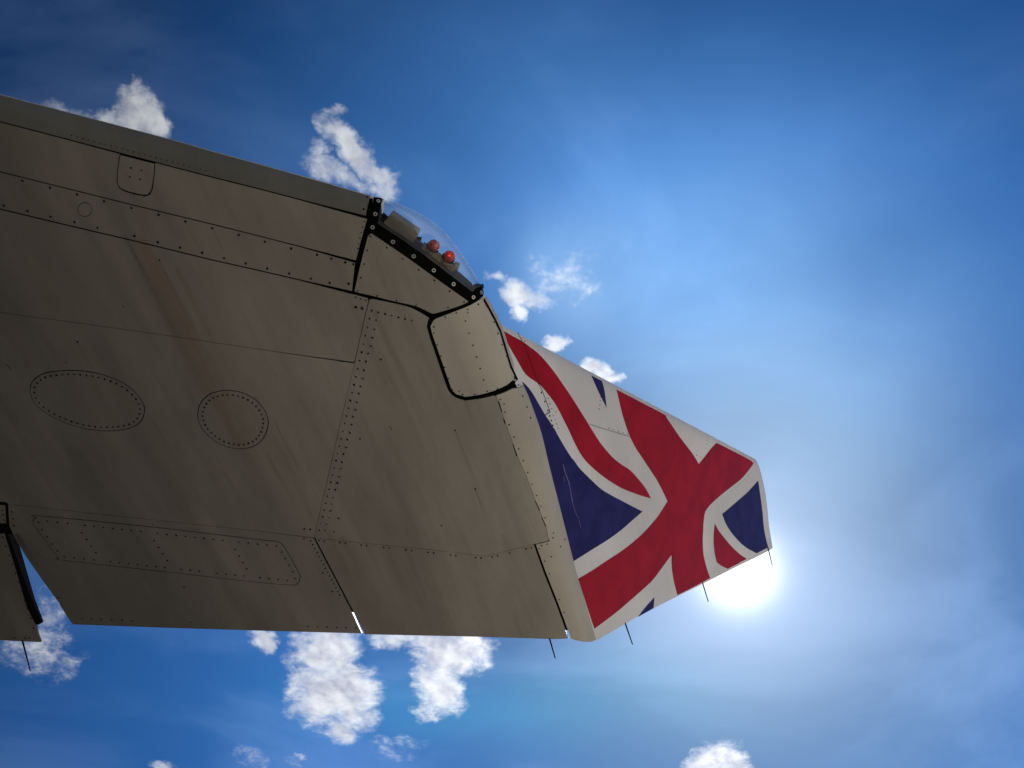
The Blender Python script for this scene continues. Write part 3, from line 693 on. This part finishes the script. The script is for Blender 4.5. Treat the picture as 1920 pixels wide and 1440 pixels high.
# remove the hidden inner closing walls of the cover, keep the two curved shells
bm = bmesh.new(); bm.from_mesh(cover.data)
bm.normal_update()
bmesh.ops.delete(bm, geom=[f for f in bm.faces if abs(f.normal.z) < .03 and f.calc_area() > 1e-7], context='FACES_ONLY')
bm.to_mesh(cover.data); bm.free()
# bulkhead: wall closing the wing behind the lights
def wall(name, pts, z0, z1, thick, m, parent):
    bm = bmesh.new(); P = [WING.px(*q) for q in pts]; rows = []
    for i, p in enumerate(P):
        a = P[max(0, i-1)]; c = P[min(len(P)-1, i+1)]; d = (c-a).normalized(); n = Vector((-d.y, d.x))*thick
        zz = z0(p) if callable(z0) else z0
        rows.append([bm.verts.new(Vector((q.x, q.y, H+h))+WORLD_SHIFT) for q, h in ((p, zz), (p, z1), (p+n, z1), (p+n, zz))])
    for a, c in zip(rows, rows[1:]):
        for k in range(4): bm.faces.new((a[k], a[(k+1) % 4], c[(k+1) % 4], c[k]))
    bm.faces.new(rows[0]); bm.faces.new(rows[-1])
    bmesh.ops.recalc_face_normals(bm, faces=bm.faces[:])
    me = bpy.data.meshes.new(name); bm.to_mesh(me); bm.free(); return link(name, me, parent, m)
wall('bulkhead', smooth([(708, 419), (760, 453), (820, 497), (884, 546)], False, 3, 20), lambda p: wlift(p.x, p.y)+.001, .175, .012, M['alud'], wing)
wall('bulkhead', smooth([(884, 546), (893, 540), (905, 537)], False, 3, 20), lambda p: wlift(p.x, p.y)+.001, .15, .012, M['alud'], wing)
wall('bulkhead', [(713, 380), (708, 419)], lambda p: wlift(p.x, p.y)+.001, .17, -.006, M['alud'], wing)
def block(name, pts, z, h, m, parent, bev=.0):
    P = [xyof(x, y, H+z) for x, y in pts]; bm = bmesh.new()
    lo = [bm.verts.new(Vector((p.x, p.y, H+z))+WORLD_SHIFT) for p in P]; f = bm.faces.new(lo)
    e = bmesh.ops.extrude_face_region(bm, geom=[f], use_keep_orig=True)
    for q in e['geom']:
        if isinstance(q, bmesh.types.BMVert): q.co.z += h
    bmesh.ops.recalc_face_normals(bm, faces=bm.faces[:])
    if bev: bmesh.ops.bevel(bm, geom=bm.edges[:], offset=bev, segments=2, affect='EDGES')
    me = bpy.data.meshes.new(name); bm.to_mesh(me); bm.free(); return link(name, me, parent, m)
def tube(name, p, q, r0, r1, m, parent, n=16, dome=False):
    """p, q relative to the lens; optional rounded end at q"""
    d = (q-p); L = d.length; d.normalize(); a = d.orthogonal().normalized(); c = d.cross(a); bm = bmesh.new(); loops = []
    prof = [(0, r0), (L, r1)]
    if dome: prof = [(0, r0)]+[(L-r1*.9+r1*.9*math.sin(t*math.pi/16)+0, r1*math.cos(t*math.pi/16)) for t in range(0, 8)]
    for h, r in prof: loops.append([bm.verts.new(p+d*h+(a*math.cos(k*math.tau/n)+c*math.sin(k*math.tau/n))*r+WORLD_SHIFT) for k in range(n)])
    for A_, B_ in zip(loops, loops[1:]):
        for k in range(n):
            f = bm.faces.new((A_[k], A_[(k+1) % n], B_[(k+1) % n], B_[k])); f.smooth = True
    bm.faces.new(loops[0]); bm.faces.new(loops[-1]); bmesh.ops.recalc_face_normals(bm, faces=bm.faces[:])
    me = bpy.data.meshes.new(name); bm.to_mesh(me); bm.free(); return link(name, me, parent, m)
def at(x, y, z): p = xyof(x, y, H+z); return Vector((p.x, p.y, H+z))
strobe = block('strobe_housing', [(733.8, 401.5), (785.6, 437.5), (773, 458.5), (718.5, 418)], .075, .085, M['alu'], wing, .0015)
tube('mounting_knob', at(727, 409, .10), at(717, 401, .10), .007, .010, M['seal'], strobe)
tube('mounting_knob', at(781, 446, .10), at(790, 449, .10), .007, .012, M['seal'], strobe)
block('mounting_tab', [(727, 412), (718, 404), (713, 410), (722, 419)], .10, .006, M['seal'], strobe)
base = block('lamp_base', [(789, 466), (799, 462), (826, 480), (851, 498), (856, 505), (846, 511), (828, 507), (790, 482)], .085, .03, M['beige'], wing, .003)
for (x, y, mm) in ((812, 461, 'lamp'), (841, 481.5, 'lamp_lit')):
    dirv = (at(x+9, y-14, .12)-at(x, y, .12)).normalized(); dirv = (dirv+Vector((0, 0, -.35))).normalized()
    c0 = at(x-5, y+9, .105); 
    tube('lamp_socket', c0-dirv*.006, c0+dirv*.022, .030, .030, M['beige'], base)
    tube('lamp_collar', c0+dirv*.020, c0+dirv*.028, .0335, .0335, M['seal'], base)
    tube('red_lamp_dome', c0+dirv*.028, c0+dirv*.064, .030, .030, M[mm], base, n=24, dome=True)
tube('cable', at(795, 455, .14), at(858, 500, .13), .0035, .0035, M['seal'], base, n=8)
tube('cable', at(780, 459, .10), at(792, 470, .12), .004, .004, M['seal'], base, n=8)
tube('red_lens_rim', at(846, 474, .125), at(848, 471, .125), .004, .003, M['steel'], base, n=8)
tube('bulb', at(838, 486, .115), at(843, 478, .115), .009, .009, M['bulb'], base, n=12, dome=True)
block('bracket', [(803, 478), (811, 484), (808, 490), (799, 484)], .082, .012, M['alu'], base)
block('connector', [(852, 494), (862, 496), (858, 508), (848, 505)], .09, .03, M['alu'], base)

# ------------------------------------------------------------------ winglet
crease = [(x+1.0-4.0, y) for x, y in TIP_PX if y > 610]
# root edge: the crease, tucked just behind the tip fairing
rootp = [flat.px(x-2.0, y, 0) for x, y in TIP_PX if y > 600]
wpoly = [q*1.0 for q in WLO]+[flat.px(1330, 1088.5, 0), flat.px(1270, 1118, 0), flat.px(1200, 1153.5, 0), flat.px(1121, 1199.5, 0)]+rootp[::-1]
def wlback(u, v):
    d = dist_poly(WLO[:22], u, v); te = flat.px(1121, 1199, 0); tt = flat.px(1448, 1025, 0)
    q = (tt-te).normalized(); dt = abs((u-te.x)*q.y-(v-te.y)*q.x)
    return wlw(u, v)+min(.006+.35*d, .006+.09*dt, .07)
winglet = sheet('winglet', WLET, wpoly, wing, M['ltwhite'], back=wlback, step=.022, ang=50)
def paint(name, px, m, **kw):
    P = [WLET.px(*q) for q in smooth(px, True, 4, 28)]
    return sheet(name, WLET, P, winglet, m, off=-.0020, thick=.0012, step=.022, **kw)
red1 = cr([(214, 196), (290, 240), (380, 290), (450, 340), (520, 395), (580, 458), (640, 530), (690, 597), (740, 670), (800, 757), (860, 850), (910, 930), (960, 1010), (1020, 1108), (1080, 1200), (1140, 1276), (1200, 1340), (1265, 1392), (1330, 1435)], 900, 580, 4.8)
red1 += cr([(770, 40), (835, 80), (900, 150), (950, 215), (985, 282), (930, 266), (880, 250), (780, 210), (680, 150), (590, 80), (510, 0)], 960, 860, 3.788)
red1 += cr([(860, 1220), (800, 1090), (750, 990), (720, 930), (670, 840), (600, 750), (540, 680), (490, 645), (440, 610), (410, 582), (380, 540), (330, 450), (260, 330), (225, 250)], 900, 580, 4.8)
paint('red_stripe', red1, M['red'])
blue1 = cr([(378, 650), (430, 700), (480, 770), (520, 840), (560, 910), (620, 1010), (690, 1120), (760, 1240), (830, 1350)], 900, 580, 4.8)
blue1 += cr([(430, 0), (480, 70), (560, 150), (630, 215), (700, 258), (780, 300), (855, 340), (925, 375), (850, 440), (770, 510), (680, 575), (560, 650), (437, 727)], 960, 860, 3.788)
blue1 += [(1072, 1040), (1050.5, 960), (1029.5, 878), (1014.5, 815), (1002.5, 780), (988, 742)]
paint('blue_field', blue1, M['blue'])
big = cr([(90, 285), (150, 540), (215, 740), (280, 880), (370, 1020), (470, 1170), (560, 1310), (620, 1440)], 1140, 680, 5.647)[::1]
X = cr([(90, 285), (340, 415), (595, 550), (620, 585), (760, 790), (890, 960), (960, 1075), (1020, 1000), (1090, 910), (1150, 850), (1320, 935), (1500, 1030), (1540, 1068)], 1140, 680, 5.647)
X += cr([(990, 180), (880, 270), (780, 350), (690, 430), (650, 478), (625, 520), (612, 600), (606, 720), (603, 800), (610, 920), (640, 1050), (675, 1150), (520, 1235), (360, 1316), (330, 1200), (312, 1100), (305, 1030), (303, 925)], 1200, 860, 5.143)
X += cr([(1060, 780), (990, 870), (880, 970), (740, 1090), (585, 1207), (540, 1075), (470, 852), (560, 800), (680, 720), (800, 640), (920, 540), (1020, 430), (1065, 365), (1103, 303), (1060, 210), (1000, 100)], 960, 860, 3.788)
X += cr([(560, 1310), (470, 1170), (370, 1020), (280, 880), (215, 740), (150, 540)], 1140, 680, 5.647)
paint('red_cross', X, M['red'])
paint('blue_field', cr([(792, 535), (950, 400), (1050, 310), (1138, 212), (1165, 400), (1180, 520), (1190, 640), (1208, 750), (1235, 853), (1125, 912), (1020, 855), (920, 760), (840, 650)], 1200, 860, 5.143), M['blue'])
paint('red_stripe', cr([(720, 625), (755, 690), (800, 750), (880, 845), (960, 920), (1028, 966), (940, 1014), (845, 1062), (790, 1036), (740, 1000), (718, 900), (708, 770)], 1200, 860, 5.143), M['red'])
paint('blue_mark', cr([(1002, 597), (1095, 645), (1138, 885), (1070, 750)], 900, 580, 4.8), M['blue'])
paint('blue_mark', cr([(1010, 985), (1004, 1062), (893, 1124), (950, 1052)], 960, 860, 3.788), M['blue'])
# joints and fasteners of the winglet root
for pts, w_ in (([(971, 623.5), (977, 637), (993, 676), (1008, 718), (1015, 729), (1031, 772)], .0028), ([(1031, 772), (1021, 779)], .0042), ([(1021, 779), (1028, 788), (1043, 812)], .0030), ([(1105, 795), (1130, 803.5), (1180, 818.5)], .0020), ([(1008, 717), (1015, 722)], .003)):
    ribbon('joint_line', WLET, pts, w_, winglet, M['dark'], off=-.0026, thick=.0012)
rivets(winglet, cr([(552, 750), (583, 830), (611, 910), (628, 959), (641, 1001), (655, 1043), (669, 1083)], 900, 580, 4.8), .0046, S=WLET)
rivets(winglet, cr([(611, 803), (629, 849), (645, 895), (684, 923), (660, 957), (674, 994), (687, 1031), (701, 1070), (1086, 788), (1082, 822), (1077, 860), (1072, 897), (1158, 1070), (1202, 1085), (1246, 1098), (1289, 1110), (1329, 1121), (402, 290)], 900, 580, 4.8)+cr([(1043, 820), (1041, 862), (1038, 905), (936, 981), (980, 996)], 1140, 680, 5.647), .0030, S=WLET)

M['scuff'] = mat('lilac_scuff', (.20, .18, .34), .6, vary=.5, scale=60)
for pts, w_ in (([(1055, 871), (1059, 886), (1066, 905), (1070, 925), (1073, 942)], .006), ([(1073, 942), (1077, 958), (1084, 972), (1088, 990)], .003), ([(1056, 895), (1058, 903)], .004)):
    ribbon('scuff', WLET, pts, w_, winglet, M['scuff'], off=-.0034, thick=.0012)
# ------------------------------------------------------------------ static discharge wicks on the trailing edges
def wick(p, q, parent): 
    w = tube('static_wick', p, q, .0050, .0036, M['seal'], parent, n=8)
    return w
wick(at(1030, 1196, .004), at(1041, 1234, .004), wing)
wing_a = hinge.O+hinge.U*HP([(42, 1201)])[0].x+hinge.V*HP([(42, 1201)])[0].y
dz = wing_a.z-H
wick(wing_a, at(57, 1258, dz), ail)
for (x, y, x2, y2) in ((1172, 1168, 1186, 1208), (1317, 1092, 1328, 1128), (1440, 1027, 1448, 1060)):
    s = flat.px(x, y, 0); p = flat.at(s.x, s.y); r = ray(x2, y2); q = r*(p.z/r.z); wick(p, q, winglet)
